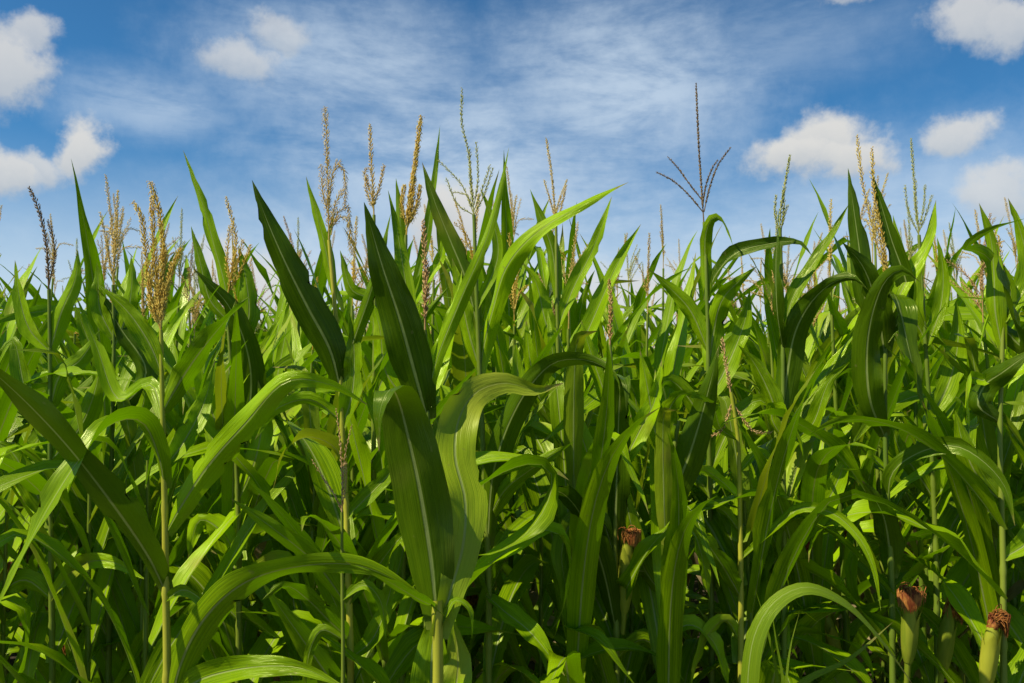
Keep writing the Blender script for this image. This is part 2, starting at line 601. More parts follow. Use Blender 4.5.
def front_plant(key, label, Y, stalk, leaves, tassel=None, ears=(), auto=(), r0=.0098, r1=.0038, group='maize plants at the edge of the field', seed=1, mat=None):
    rng = random.Random(seed * 77 + 5)
    wp = px_curve(stalk, Y)                       # bottom to top
    base = Vector((wp[0].x - (wp[1].x - wp[0].x) * .2, wp[0].y, 0))
    t = thing('maize_plant', label, 'maize plant', base, group)
    loc = lambda p: p - base
    pts = [Vector((0, 0, -.02)), Vector(((wp[0].x - base.x) * .4, 0, wp[0].z * .5))] + [loc(p) for p in wp]
    mb = MB()
    c = stalk_mesh(mb, pts, r0, r1, seg=10)
    build('stalk', mb, M_STALK if key in 'ADBI' else M_STALK_GREEN, t)

    def onstalk(z):
        return c[min(range(len(c)), key=lambda k: abs(c[k].z - z))]
    for lf in leaves:
        P, wpx, roll = lf[0], lf[1], lf[2]
        tw = lf[3] if len(lf) > 3 else 0
        opt = lf[4] if len(lf) > 4 else {}
        wc = [loc(p) for p in px_curve(P, Y)]
        near = min(c, key=lambda k: (k - wc[0]).length)   # seat the collar on the stalk
        if (near - wc[0]).length < .12 and not opt.get('free'):
            wc[0] = near.copy()
        L = sum((b - a).length for a, b in zip(wc, wc[1:]))
        cv = catmull(wc, max(18, int(L / .018)))
        tan = (cv[1] - cv[0]).normalized()
        view = (wc[0] + base - EYE).normalized()
        s0 = tan.cross(view).normalized()
        n0 = s0.cross(tan).normalized()
        side = s0 * math.cos(R(roll)) + n0 * math.sin(R(roll))
        mb = MB()
        twr = R(tw)
        tws = opt.get('tws')
        blade(mb, cv, wpx * .75 * Y / FPX, side, (lambda u: twr * u) if tws is None else (lambda u: twr * max(0, min(1, (u - tws) / .22)) ** 1.3), rng, 9, opt.get('wave', 1.0), opt.get('fold', .42), opt.get('wp', 1.0))
        build('leaf', mb, opt.get('mat') or mat or M_LEAF, t)
    if Y > 1.7 and not auto and stalk[-1][1] < 420:
        a0 = rng.uniform(0, 360)
        auto = [(.62 + .15 * k + rng.uniform(-.03, .03), 90 + rng.choice([-1, 1]) * rng.uniform(10, 95), rng.uniform(.42, .6), rng.uniform(.06, .085), rng.uniform(50, 70), rng.uniform(50, 150)) for k in range(6)]
    for lf in auto:                                    # leaves below or behind those traced: (z, azimuth deg, length, width, e0 deg, bend deg)
        mb = MB()
        auto_leaf(mb, onstalk(lf[0]), R(lf[1]), lf[2], lf[3], R(lf[4]), R(lf[5]), rng, 22, 7, rng.uniform(-50, 50), rng.uniform(-.4, .4), rng.uniform(1.3, 2.2))
        build('leaf', mb, M_LEAF, t)
    if tassel:
        kind, branches = tassel[0], tassel[1]
        o = tassel[2] if len(tassel) > 2 else {}
        mb = MB()
        for bi, b in enumerate(branches):
            cv = [loc(p) for p in px_curve(b, Y)]
            if bi == 0:
                cv = [c[-1] - Vector((0, 0, .01))] + cv
            tassel_branch(mb, cv, o.get('slen', .011), o.get('thick', .0034) * (1.2 if bi == 0 else 1), rng, o.get('per_m', 420), o.get('bare', .1) if bi else o.get('bare0', .12), o.get('droop', .0), o.get('open', .5))
        build('tassel', mb, TASSEL[kind], t)
    for e in ears:
        # (px, py of ear base, dY, lean x, length, radius)
        b = loc(at(e[0], e[1], Y + e[2]))
        ear(t, b, (e[3], -.12), e[4], rng, e[5] if len(e) > 5 else .026, e[6] if len(e) > 6 else .06)
    return t


EDGE = 'maize plants at the edge of the field'
SECOND = 'maize plants just behind the edge of the field'

front_plant('A', 'tall maize plant at lower left with a bushy golden tassel and one leaf arching right', 1.63,
    [(167, 690), (166, 600), (165, 520), (163, 430), (161, 330)],
    [
        ([(167, 592), (150, 560, -.03), (118, 512, -.08), (62, 440, -.16), (0, 378, -.24), (-55, 335, -.30)], 46, 28, 10, {'mat': M_LEAF_SHADED}),
        ([(166, 533), (180, 508, -.02), (205, 470, -.05), (245, 424, -.09), (288, 381, -.10), (328, 384, -.08), (368, 405, -.04)], 40, 30, 30),
        ([(165, 490), (158, 455, -.02), (140, 421, -.05), (112, 424, -.09), (82, 456, -.13), (50, 505, -.16), (18, 565, -.18), (-10, 620, -.2)], 40, 40, -40),
        ([(163, 415), (176, 388, -.02), (200, 352, -.05), (228, 318, -.06), (250, 296, -.05)], 34, 15, 60, {'wave': 1.6}),
        ([(163, 420), (150, 385, .05), (120, 400, .06), (96, 345, .08), (76, 296, .08)], 26, 20, 20),
        ([(166, 740), (178, 672, -.05), (205, 618, -.12), (250, 580, -.18), (310, 565, -.2), (360, 566, -.2), (405, 586, -.2), (446, 617, -.2)], 42, 35, 25),
        ([(167, 730), (185, 690, -.04), (235, 670, -.1), (300, 668, -.14), (350, 690, -.16)], 36, 55, 0),
        ([(162, 372), (150, 345), (128, 312, .0), (98, 284, .0)], 28, 10, 20),
        ([(167, 600), (185, 590, -.03), (205, 605, -.05), (212, 640, -.05)], 16, 30, 20),
        ([(164, 470), (185, 440, .05), (205, 400, .1), (215, 360, .12)], 30, 10, 20),
    ],
    ('gold', [
        [(161, 300), (163, 255), (160, 215), (150, 182)],
        [(161, 325), (150, 290), (145, 245), (141, 215), (133, 202)],
        [(162, 318), (168, 285), (175, 262), (181, 248)],
        [(161, 330), (165, 290), (172, 270), (171, 262)],
        [(161, 322), (156, 280), (153, 240), (152, 195)],
        [(161, 330), (150, 300), (152, 262)],
        [(161, 326), (158, 290), (166, 250)],
    ], {'slen': .0105, 'thick': .0032, 'per_m': 720, 'droop': .25, 'open': .5, 'bare0': .1}), seed=1, r0=.0125)

front_plant('B', 'maize plant with a sword-like leaf rising left and a pale tassel with drooping curls', 1.75,
    [(351, 690), (349, 600), (346, 500), (342, 420), (340, 370), (333, 285), (329, 240)],
    [
        ([(342, 392), (330, 350, -.02), (308, 308, -.04), (285, 262, -.06), (266, 218, -.07), (252, 180, -.08)], 49, 14, 8, {'wave': .6, 'mat': M_LEAF_SHADED}),
        ([(334, 300), (330, 272), (321, 230), (312, 200), (306, 176)], 17, 20, 10),
        ([(341, 385), (352, 345), (368, 300, -.03), (380, 260, -.05), (391, 213, -.06)], 20, 25, 10),
        ([(349, 610), (318, 566, -.05), (278, 532, -.1), (230, 498, -.14)], 30, 20, 15),
        ([(350, 640), (330, 622, -.04), (308, 600, -.08), (285, 586, -.12), (262, 600, -.14)], 32, 35, 15),
        ([(351, 720), (330, 680, -.06), (300, 636, -.1), (262, 582, -.14)], 34, 12, 10),
        ([(345, 470), (334, 447, -.02), (306, 437, -.06), (285, 452, -.1), (272, 492, -.12)], 24, 40, 25, {'mat': M_LEAF_DRY}),
        ([(345, 520), (372, 492), (392, 470), (410, 440)], 24, 20, 15),
        ([(349, 600), (375, 570), (398, 540, -.04), (420, 520, -.06)], 24, 30, 20),
        ([(350, 660), (372, 640), (388, 600), (396, 560)], 26, 30, 30),
        ([(341, 420), (310, 400), (275, 410), (255, 440)], 22, 40, 10),
        ([(342, 430), (352, 395), (354, 350), (349, 310)], 30, 20, 20),
    ],
    ('tan', [
        [(328, 190), (327, 150), (325, 107)],
        [(329, 205), (332, 178), (337, 162), (344, 170), (345, 205)],
        [(329, 215), (323, 195), (322, 172), (321, 165)],
        [(330, 225), (337, 200), (343, 190)],
        [(331, 235), (336, 215), (347, 205), (350, 240), (352, 255)],
        [(330, 230), (343, 215), (349, 225), (354, 250)],
    ], {'slen': .0105, 'thick': .0026, 'per_m': 480, 'open': .6, 'droop': .3}), seed=2)

front_plant('C', 'maize plant with one thin pinkish tassel spike in front of the broadest upright leaf', 1.72,
    [(428, 470), (428, 430), (427, 385), (425, 330)],
    [
        ([(429, 420), (418, 385, -.02), (400, 320, -.05), (381, 262, -.07), (364, 202, -.09)], 56, 8, 10, {'fold': .22, 'wave': .6, 'mat': M_LEAF_SHADED}),
        ([(428, 405), (436, 362, -.02), (462, 296, -.05), (485, 243, -.07), (499, 195, -.08), (509, 147, -.09)], 20, 35, 20),
        ([(427, 400), (415, 350, .05), (405, 280, .08), (396, 225, .1), (388, 190, .1)], 28, 12, 15),
        ([(427, 410), (440, 360, .06), (455, 310, .08), (462, 270, .1)], 30, 12, -10),
        ([(428, 450), (405, 440, .03), (380, 420, .05), (362, 390, .06)], 26, 20, 10),
    ],
    ('red', [[(425, 300), (425, 262), (423, 220)], [(425, 318), (427, 285), (427, 262)]], {'slen': .012, 'thick': .0034}), seed=3)

front_plant('D', 'nearest maize plant, its huge dark leaf folded over beside a glossy sunlit leaf', 1.45,
    [(438, 700), (438, 650), (437, 600)],
    [
        ([(438, 628), (431, 560, .0), (419, 486, -.01), (406, 428, -.025), (399, 402, -.04), (392, 389, -.07), (384, 398, -.098), (379, 418, -.10), (379, 452, -.092)], 76, 3, 0, {'fold': .28, 'wave': .5, 'wp': 1.15, 'mat': M_LEAF_SHADED}),
        ([(438, 640), (449, 596, .01), (463, 545, .035), (465, 500, .065), (455, 455, .10), (460, 416, .14), (478, 391, .175), (506, 383, .19), (537, 390, .19), (564, 383, .185)], 64, -18, 10, {'fold': .2, 'wave': 1.2, 'wp': 1.25, 'mat': M_LEAF_SUNLIT}),
        ([(438, 760), (432, 700, .04), (432, 650, .05), (438, 600, .06)], 62, 5, 0),
        ([(438, 760), (452, 710, .03), (458, 660, .04), (452, 615, .05)], 52, 12, 0),
        ([(438, 610), (420, 600, -.05), (385, 580, -.1), (345, 562, -.12)], 14, 40, 0),
        ([(438, 640), (455, 600), (470, 610), (472, 640)], 10, 40, 0),
    ], None, seed=4, r0=.012, r1=.0085)

front_plant('E', 'maize plant with a long striped leaf reaching up to the right far past its neighbours', 1.85,
    [(489, 690), (488, 560), (484, 470), (480, 380), (476, 280), (474, 215)],
    [
        ([(480, 375), (484, 345), (492, 312, -.02), (507, 266, -.06), (536, 233, -.09), (582, 205, -.12), (629, 182, -.15)], 30, 22, -30),
        ([(480, 330), (466, 280), (450, 240), (434, 200), (422, 162)], 30, 14, 10, {'mat': M_LEAF_SHADED}),
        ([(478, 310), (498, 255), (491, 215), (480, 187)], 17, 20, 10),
        ([(487, 545), (492, 480, -.03), (506, 430, -.06), (530, 386, -.1), (556, 362, -.13), (590, 361, -.16), (616, 378, -.2), (621, 412, -.21)], 36, 25, 35, {'mat': M_LEAF_SHADED}),
        ([(486, 520), (505, 490, -.04), (530, 470, -.07), (575, 441, -.1)], 24, 35, 60),
        ([(488, 600), (505, 612, -.05), (530, 632, -.1), (565, 676, -.14)], 30, 40, 20),
        ([(488, 590), (470, 570), (455, 590), (445, 640)], 22, 35, 0),
        ([(482, 410), (500, 395), (530, 391, -.05), (562, 383, -.06)], 10, 50, 0, {'mat': M_LEAF_DRY}),
        ([(480, 372), (468, 330), (460, 290), (452, 258)], 30, 15, 10),
        ([(484, 470), (512, 425), (518, 380), (515, 340)], 34, 12, 20),
    ],
    ('green', [
        [(472, 190), (468, 150), (462, 125), (462, 88)],
        [(474, 215), (462, 185), (450, 172), (438, 160)],
        [(474, 205), (478, 180), (476, 142)],
        [(474, 210), (482, 190), (490, 165)],
        [(474, 210), (466, 195), (452, 192)],
        [(474, 215), (484, 195), (493, 168)],
        [(474, 212), (470, 180), (470, 150)],
        [(474, 215), (458, 205), (446, 178)],
    ], {'slen': .009, 'thick': .0024, 'per_m': 330, 'open': .35}), seed=5)

front_plant('F', 'maize plant whose broad vertical leaf folds over at the top beside a short arching leaf', 1.95,
    [(617, 690), (616, 610), (615, 540), (616, 480), (612, 380), (610, 345)],
    [
        ([(617, 592), (615, 540), (617, 470, -.02), (619, 410, -.04), (620, 388, -.06), (623, 378, -.1), (627, 390, -.13), (626, 412, -.13)], 38, 6, 0, {'fold': .25, 'mat': M_LEAF_SHADED}),
        ([(614, 632), (602, 566, -.04), (583, 518, -.08), (562, 493, -.12), (547, 493, -.16), (541, 512, -.18), (540, 548, -.19)], 34, 22, 30, {'mat': M_LEAF_SHADED}),
        ([(616, 560), (600, 520), (575, 520), (562, 550, -.05), (567, 600, -.06), (568, 662, -.06)], 28, 20, 20),
        ([(617, 720), (600, 660, -.03), (590, 632, -.06), (573, 630, -.1), (600, 640, -.15), (640, 692, -.18)], 30, 35, 0),
        ([(615, 500), (595, 470), (580, 430), (572, 390)], 30, 18, 20),
        ([(615, 480), (640, 430), (655, 400), (662, 360)], 30, 18, 20),
        ([(613, 420), (600, 380), (590, 350), (581, 320)], 24, 18, 20),
    ],
    ('red', [[(610, 330), (611, 305), (609, 280)]], {'slen': .011, 'thick': .0036}), ears=[(624, 612, .0, .05, .17, .016, .035)], seed=6)

front_plant('G', 'maize plant with a dark blade crossing the tall spiky brown tassel stem below it', 1.95,
    [(664, 690), (666, 600), (668, 540), (672, 470), (678, 420)],
    [
        ([(668, 522), (676, 490, -.02), (691, 450, -.04), (708, 392, -.06), (719, 346, -.08)], 42, 12, 10, {'mat': M_LEAF_SHADED}),
        ([(669, 470), (664, 440), (668, 412, -.02), (684, 393, -.06), (704, 400, -.08)], 30, 25, 20),
        ([(667, 590), (640, 570), (626, 590, -.03), (652, 545, -.08), (698, 500, -.1)], 28, 20, 20),
        ([(666, 600), (645, 570), (630, 520), (622, 470)], 30, 20, 20),
        ([(666, 640), (690, 625), (712, 640), (730, 690)], 26, 40, 20),
        ([(668, 560), (690, 530), (700, 550), (710, 600)], 26, 30, 20),
        ([(672, 470), (655, 430), (648, 390), (640, 350)], 32, 15, 20),
        ([(664, 660), (645, 640), (625, 650), (600, 690)], 26, 35, 20),
    ], None, seed=7, r1=.006)

front_plant('H', 'maize plant with the tallest tassel, bare and brown with side spikes like a trident', 2.05,
    [(712, 690), (711, 560), (709, 440), (708, 350), (706, 260), (704, 222)],
    [
        ([(707, 300), (705, 262), (706, 232, -.02), (714, 217, -.05), (726, 226, -.08), (733, 246, -.09)], 18, 25, 10),
        ([(707, 300), (714, 278), (736, 253, -.04), (768, 244, -.07), (799, 242, -.09), (812, 256, -.1)], 22, 45, 20, {'mat': M_LEAF_SHADED}),
        ([(709, 370), (714, 330), (722, 300, -.03), (738, 282, -.05), (757, 266, -.06)], 32, 12, 20, {'wave': 1.8}),
        ([(708, 350), (690, 310), (672, 290), (650, 270)], 24, 25, 20),
        ([(709, 400), (730, 360), (745, 320), (750, 290)], 32, 12, 0, {'wave': 1.5}),
        ([(710, 470), (735, 420), (760, 400), (780, 420)], 30, 25, 20),
        ([(710, 440), (690, 400), (668, 380), (650, 400)], 26, 30, 20),
    ],
    ('dark', [
        [(702, 195), (699, 150), (696, 83)],
        [(703, 212), (688, 194), (672, 180), (656, 172)],
        [(702, 200), (688, 182), (678, 168), (668, 157)],
        [(704, 212), (709, 190), (718, 165), (731, 147)],
        [(703, 205), (706, 185), (714, 165), (718, 160)],
    ], {'slen': .008, 'thick': .0026, 'per_m': 420, 'open': .22}), seed=8)

front_plant('I', 'slender maize plant with narrow short leaves and a small russet tassel leaning left', 1.95,
    [(741, 690), (741, 600), (740, 520), (738, 440), (731, 392)],
    [
        ([(741, 562), (772, 531, -.03), (802, 508, -.07), (832, 513, -.1), (858, 536, -.13), (873, 566, -.15), (881, 612, -.16)], 15, 35, 20),
        ([(741, 598), (728, 575, -.02), (712, 550, -.05), (689, 522, -.08)], 28, 20, 10),
        ([(740, 530), (722, 510), (706, 505), (692, 512)], 16, 30, 0),
        ([(740, 500), (720, 480), (700, 470), (684, 488)], 16, 30, 0),
        ([(740, 470), (760, 452), (775, 470), (780, 500)], 14, 30, 0),
        ([(738, 440), (722, 430), (712, 405, -.05), (694, 392, -.08)], 16, 25, 0),
        ([(741, 640), (725, 620), (705, 640), (690, 690)], 20, 30, 0),
    ],
    ('red', [[(727, 370), (724, 350), (722, 338)], [(733, 400), (720, 432), (706, 437)], [(734, 405), (755, 432), (772, 432)]], {'slen': .01, 'thick': .003}), seed=9, r0=.010, r1=.004)

front_plant('J', 'maize plant with a dark edge-on leaf hugging its slim green tassel spike', 2.0,
    [(784, 690), (784, 560), (783, 440), (783, 360), (781, 260), (780, 228)],
    [
        ([(783, 420), (787, 375), (796, 330, -.03), (813, 300, -.06), (836, 281, -.1), (855, 279, -.13), (868, 290, -.15)], 38, 14, 30, {'mat': M_LEAF_SHADED}),
        ([(783, 345), (790, 305), (807, 273), (829, 239), (849, 204)], 20, 25, 15),
        ([(782, 350), (777, 310, -.05), (776, 260, -.06), (779, 208, -.06)], 17, 50, 0, {'mat': M_LEAF_SHADED}),
        ([(783, 430), (768, 390), (752, 360), (738, 345)], 28, 18, 0),
        ([(783, 470), (795, 440), (812, 425, -.03), (830, 380, -.06), (850, 362, -.08)], 26, 25, 20),
        ([(784, 440), (772, 420), (772, 410), (790, 420, -.1), (806, 465, -.12)], 22, 25, 0),
        ([(784, 560), (765, 520), (750, 480), (742, 440)], 28, 20, 0),
        ([(784, 560), (805, 530), (828, 500, -.03), (842, 470, -.04), (850, 440, -.05)], 34, 12, 10),
    ],
    ('green', [[(780, 215), (784, 190), (790, 155)], [(781, 235), (775, 215), (776, 195)], [(781, 230), (786, 210), (788, 205)], [(781, 232), (784, 205), (783, 190)]], {'slen': .009, 'thick': .0028, 'open': .3}), ears=[(800, 610, .1, .02, .17, .017, .035)], seed=10)

front_plant('K', 'maize plant with two broad dark leaves drooping apart like an upturned V', 1.95,
    [(893, 690), (892, 600), (890, 540), (886, 470), (885, 400), (886, 330), (888, 290)],
    [
        ([(885, 440), (870, 400, -.04), (867, 350, -.06), (874, 308, -.09), (887, 279, -.12), (902, 270, -.15), (922, 284, -.19)], 40, 8, 10, {'mat': M_LEAF_SHADED}),
        ([(887, 320), (890, 295), (897, 300, -.06), (909, 350, -.1), (919, 390, -.12), (928, 420, -.12)], 36, 12, 0, {'mat': M_LEAF_SHADED}),
        ([(886, 350), (868, 310), (858, 240), (848, 168)], 30, 12, 10, {'mat': M_LEAF_SHADED}),
        ([(888, 340), (908, 300), (890, 235), (871, 170)], 26, 18, 10, {'mat': M_LEAF_SHADED}),
        ([(886, 360), (875, 300, -.02), (862, 265, -.04), (842, 242, -.05)], 38, 10, 0, {'mat': M_LEAF_SHADED}),
        ([(892, 580), (890, 555), (883, 515, -.03), (862, 480, -.06)], 36, 10, 0, {'mat': M_LEAF_SHADED}),
        ([(888, 500), (893, 472, -.03), (923, 451, -.08), (955, 446, -.12), (979, 458, -.15), (1004, 485, -.17), (1015, 526, -.18)], 24, 48, 20, {'mat': M_LEAF_SHADED}),
        ([(885, 430), (865, 400), (850, 370), (835, 380)], 24, 25, 0),
        ([(886, 470), (868, 455), (860, 470, -.05), (838, 468, -.06)], 14, 25, 0),
        ([(887, 330), (902, 290), (930, 240), (936, 200)], 22, 18, 0),
    ],
    ('gold', [[(886, 262), (880, 225), (874, 195), (872, 148)], [(887, 280), (872, 225), (862, 180), (857, 135)], [(887, 285), (880, 240), (873, 215), (868, 200)]], {'slen': .011, 'thick': .003, 'open': .45}),
    ears=[(908, 662, -.05, .03, .142, .0165, .045)], seed=11)

front_plant('L', 'maize plant at the right side with a feathery many-branched pale green tassel', 2.15,
    [(938, 690), (936, 560), (930, 420), (924, 320), (919, 235)],
    [
        ([(926, 350), (915, 300), (918, 265), (928, 238), (936, 200)], 20, 20, 10),
        ([(926, 350), (940, 310), (943, 270), (937, 237)], 20, 15, 10),
        ([(930, 420), (950, 380), (958, 340), (956, 300)], 32, 14, 10),
        ([(924, 340), (905, 300), (900, 260), (893, 215)], 24, 14, 10),
        ([(934, 500), (955, 478), (975, 470), (996, 490)], 26, 40, 0),
        ([(934, 520), (950, 470), (958, 440), (962, 400)], 30, 14, 10),
        ([(934, 500), (915, 470), (900, 450), (890, 420)], 30, 14, 10),
    ],
    ('green', [[(917, 215), (914, 180), (911, 138)], [(919, 235), (908, 210), (905, 185)], [(919, 230), (924, 205), (925, 185)], [(919, 232), (926, 215), (932, 195)], [(919, 230), (915, 205), (916, 180)]], {'slen': .009, 'thick': .0026, 'open': .4}),
    ears=[(942, 672, -.12, .1, .142, .0165, .045)], seed=12)

front_plant('M', 'maize plant at the right edge with a pale blade bending across in front of it', 1.85,
    [(1004, 690), (1003, 560), (1000, 440), (1002, 360), (1004, 300)],
    [
        ([(1001, 420), (978, 405), (985, 385), (1003, 372, -.05), (1040, 345, -.1)], 34, 25, 0, {'mat': M_LEAF_SHADED}),
        ([(1003, 350), (995, 310), (994, 275), (990, 235), (979, 203)], 26, 15, 10),
        ([(1004, 330), (1020, 345, .0), (1006, 300, -.05), (996, 245, -.06)], 34, 10, 0, {'mat': M_LEAF_SHADED}),
        ([(1003, 330), (1010, 290), (985, 255), (966, 247, -.03), (985, 232, -.06), (1030, 217, -.1)], 18, 25, 0),
        ([(1002, 360), (985, 380), (970, 377), (967, 392, -.05), (970, 442, -.06)], 18, 20, 0),
        ([(1004, 320), (1028, 280), (1020, 230), (1008, 198)], 24, 15, 0),
        ([(1002, 500), (980, 480), (965, 450), (955, 410)], 32, 14, 0),
        ([(1003, 560), (1030, 540), (1045, 500), (1050, 450)], 32, 14, 0),
    ],
    ('tan', [[(1003, 285), (1001, 262), (998, 235)]], {'slen': .01}), ears=[(985, 690, .0, .1, .142, .0165, .045)], seed=13)

front_plant('N', 'maize plant left of centre with the thin needle-tipped leaf reaching high into blue sky', 2.0,
    [(238, 690), (239, 560), (236, 450), (230, 350), (226, 300)],
    [
        ([(229, 330), (226, 292), (213, 242), (202, 202), (183, 150)], 19, 30, 10),
        ([(229, 320), (210, 300), (200, 262), (191, 226)], 20, 15, 10),
        ([(236, 440), (250, 400), (248, 355, -.02), (228, 305, -.05), (193, 268, -.07)], 38, 12, 0, {'mat': M_LEAF_SHADED}),
        ([(234, 400), (252, 365), (266, 344), (290, 298)], 14, 30, 0),
        ([(230, 350), (248, 320), (246, 280), (238, 245)], 28, 15, 0),
        ([(236, 450), (215, 420), (205, 380), (198, 340)], 34, 14, 0),
        ([(238, 500), (255, 460), (262, 420), (258, 380)], 34, 14, 0),
        ([(239, 560), (220, 530), (200, 520), (188, 560)], 30, 30, 0),
        ([(239, 600), (262, 570), (285, 560), (300, 590)], 30, 30, 0),
        ([(239, 620), (215, 600), (190, 620), (170, 680)], 30, 30, 0),
    ],
    ('gold', [[(232, 270), (236, 240), (226, 197)], [(231, 290), (238, 262), (243, 240)], [(231, 290), (241, 270), (251, 245)], [(230, 285), (227, 260), (230, 225)]], {'slen': .011, 'thick': .003}), seed=14)

front_plant('O', 'maize plant at the left edge with a dark bristly tassel bending left above the others', 2.0,
    [(52, 690), (51, 560), (50, 440), (50, 360), (49, 290)],
    [
        ([(50, 380), (26, 384), (48, 375), (85, 374, -.06), (140, 382, -.08)], 20, 45, 0),
        ([(50, 410), (60, 375), (80, 360), (100, 330)], 30, 18, 0),
        ([(50, 350), (30, 330), (20, 300), (15, 260)], 22, 18, 0),
        ([(50, 350), (62, 310), (75, 280), (78, 250)], 26, 18, 0),
        ([(51, 430), (28, 400), (12, 340), (-5, 365)], 26, 18, 0),
        ([(51, 460), (78, 430), (92, 400), (104, 350)], 32, 14, 0),
        ([(51, 520), (28, 480), (10, 450), (-15, 440)], 32, 14, 0),
        ([(51, 600), (80, 565, -.03), (112, 562, -.06), (146, 580, -.08)], 24, 40, 0),
        ([(51, 600), (25, 580), (5, 590), (-20, 640)], 30, 30, 0),
    ],
    ('dark', [[(48, 265), (45, 235), (38, 208), (29, 187)], [(49, 285), (55, 250), (48, 220)]], {'slen': .011, 'thick': .0034, 'open': .55}), seed=15)

front_plant('P', 'maize plant beside the bushy golden tassel with a slim upright tan tassel of few branches', 2.1,
    [(108, 690), (110, 560), (112, 440), (114, 340), (113, 285)],
    [
        ([(113, 400), (110, 377), (92, 348), (74, 303)], 26, 14, 0),
        ([(114, 420), (146, 373), (121, 329), (94, 284)], 32, 14, 0, {'mat': M_LEAF_SHADED}),
        ([(113, 340), (100, 310), (98, 280), (97, 262)], 24, 14, 0),
        ([(114, 350), (128, 310), (132, 280), (131, 255)], 24, 14, 0),
        ([(111, 480), (135, 440), (142, 410), (148, 380)], 34, 14, 0),
        ([(111, 520), (90, 480), (76, 450), (70, 410)], 34, 14, 0),
        ([(110, 580), (130, 550), (146, 560), (152, 600)], 28, 30, 0),
        ([(109, 640), (90, 610), (70, 620), (50, 660)], 30, 30, 0),
    ],
    ('tan', [[(114, 262), (116, 230), (118, 190)], [(113, 275), (106, 240), (100, 212)], [(113, 270), (119, 235), (123, 207)], [(113, 280), (108, 255), (107, 232)]], {'slen': .01, 'thick': .0028, 'open': .4}), seed=16)

front_plant('Q', 'maize plant with a thin curly tan tassel, just left of the thick golden club tassel', 2.05,
    [(372, 690), (373, 560), (374, 400), (375, 300), (374, 215)],
    [
        ([(375, 330), (370, 300), (352, 290), (340, 250)], 20, 18, 0),
        ([(374, 400), (392, 360), (410, 340), (420, 300)], 30, 14, 0),
        ([(374, 420), (356, 390), (345, 350), (330, 330)], 30, 14, 0),
        ([(373, 480), (392, 450), (402, 420), (410, 380)], 32, 14, 0),
        ([(373, 540), (352, 510), (330, 500), (312, 530)], 30, 30, 0),
        ([(373, 600), (395, 570), (415, 580), (430, 620)], 30, 30, 0),
    ],
    ('tan', [[(373, 190), (371, 160), (370, 124)], [(374, 205), (368, 185), (364, 172), (369, 168)], [(374, 205), (380, 185), (384, 165)], [(374, 210), (366, 190), (367, 175)]], {'slen': .011, 'thick': .0032, 'open': .55}), seed=17)

front_plant('R', 'maize plant with the thick golden club-shaped tassel left of the thin green branching one', 2.0,
    [(402, 690), (403, 560), (404, 400), (405, 300), (406, 235)],
    [
        ([(405, 300), (400, 262), (400, 220), (396, 178)], 20, 14, 0),
        ([(405, 320), (418, 290), (440, 260), (444, 225)], 20, 18, 0),
        ([(404, 400), (385, 370), (380, 330), (372, 300)], 30, 14, 0),
        ([(404, 420), (425, 380), (440, 350), (450, 320)], 30, 14, 0),
        ([(404, 320), (422, 260), (432, 200), (440, 126)], 14, 20, 0),
    ],
    ('gold', [[(409, 205), (415, 165), (421, 116)], [(406, 225), (402, 205), (404, 185)], [(407, 228), (417, 205), (420, 185)], [(406, 230), (412, 205), (414, 178)]], {'slen': .0115, 'thick': .0034, 'per_m': 760, 'open': .45, 'droop': .15}), seed=18)

front_plant('S', 'maize plant right of centre with a sharp tassel fork beside the far-reaching striped leaf', 2.25,
    [(562, 690), (561, 560), (559, 400), (557, 300), (556, 225)],
    [
        ([(557, 300), (552, 250), (540, 216), (530, 189)], 20, 16, 0),
        ([(557, 330), (572, 291), (595, 244), (612, 196)], 22, 18, 0),
        ([(558, 380), (582, 342), (618, 263), (641, 224)], 26, 18, 0),
        ([(558, 360), (545, 320), (535, 280), (522, 262)], 28, 16, 0),
        ([(559, 420), (580, 380), (592, 340), (600, 310)], 30, 14, 0),
        ([(559, 440), (540, 400), (530, 360), (526, 320)], 30, 14, 0),
        ([(560, 500), (580, 470), (596, 450), (606, 420)], 30, 14, 0),
    ],
    ('tan', [[(554, 200), (551, 170), (546, 138)], [(556, 222), (550, 200), (544, 180)], [(556, 225), (562, 205), (566, 185)]], {'slen': .009, 'thick': .0028, 'open': .35}), seed=19)

# small short plants in the gaps of the front row
front_plant('T', 'stunted maize plant with only a wispy brown tassel at the knee of the sword-leaved plant', 1.6,
    [(343, 700), (343, 640), (342, 560), (342, 512)],
    [
        ([(342, 600), (365, 585), (380, 600), (386, 640)], 16, 30, 0),
        ([(343, 640), (322, 630), (310, 650), (305, 690)], 16, 30, 0),
    ],
    ('red', [[(342, 480), (340, 440), (336, 408)], [(342, 508), (328, 485), (312, 460)], [(342, 512), (332, 490), (322, 478)], [(342, 510), (346, 480), (346, 462)], [(342, 505), (345, 455), (352, 425)]], {'slen': .007, 'thick': .0018, 'per_m': 260, 'open': .25}), seed=20, r0=.007, r1=.0025)

g = thing('tall_grass', 'tuft of tall wild grass with one long bright blade arching to the lower right corner', 'grass tuft', (.42, 1.35, 0))


def grass_blade(P, Y, wpx, roll):
    wc = [Vector((random.uniform(-.02, .02), random.uniform(-.02, .02), 0))] + [p - g.location for p in px_curve(P, Y)]
    cv = catmull(wc, 110)
    tan = (cv[1] - cv[0]).normalized()
    view = (wc[1] + g.location - EYE).normalized()
    s0 = tan.cross(view).normalized(); n0 = s0.cross(tan)
    mb = MB()
    blade(mb, cv, wpx * Y / FPX, s0 * math.cos(R(roll)) + n0 * math.sin(R(roll)), lambda u: 0, random, 7, .25, .3, 2.6)
    build('blade', mb, M_GRASS, g)


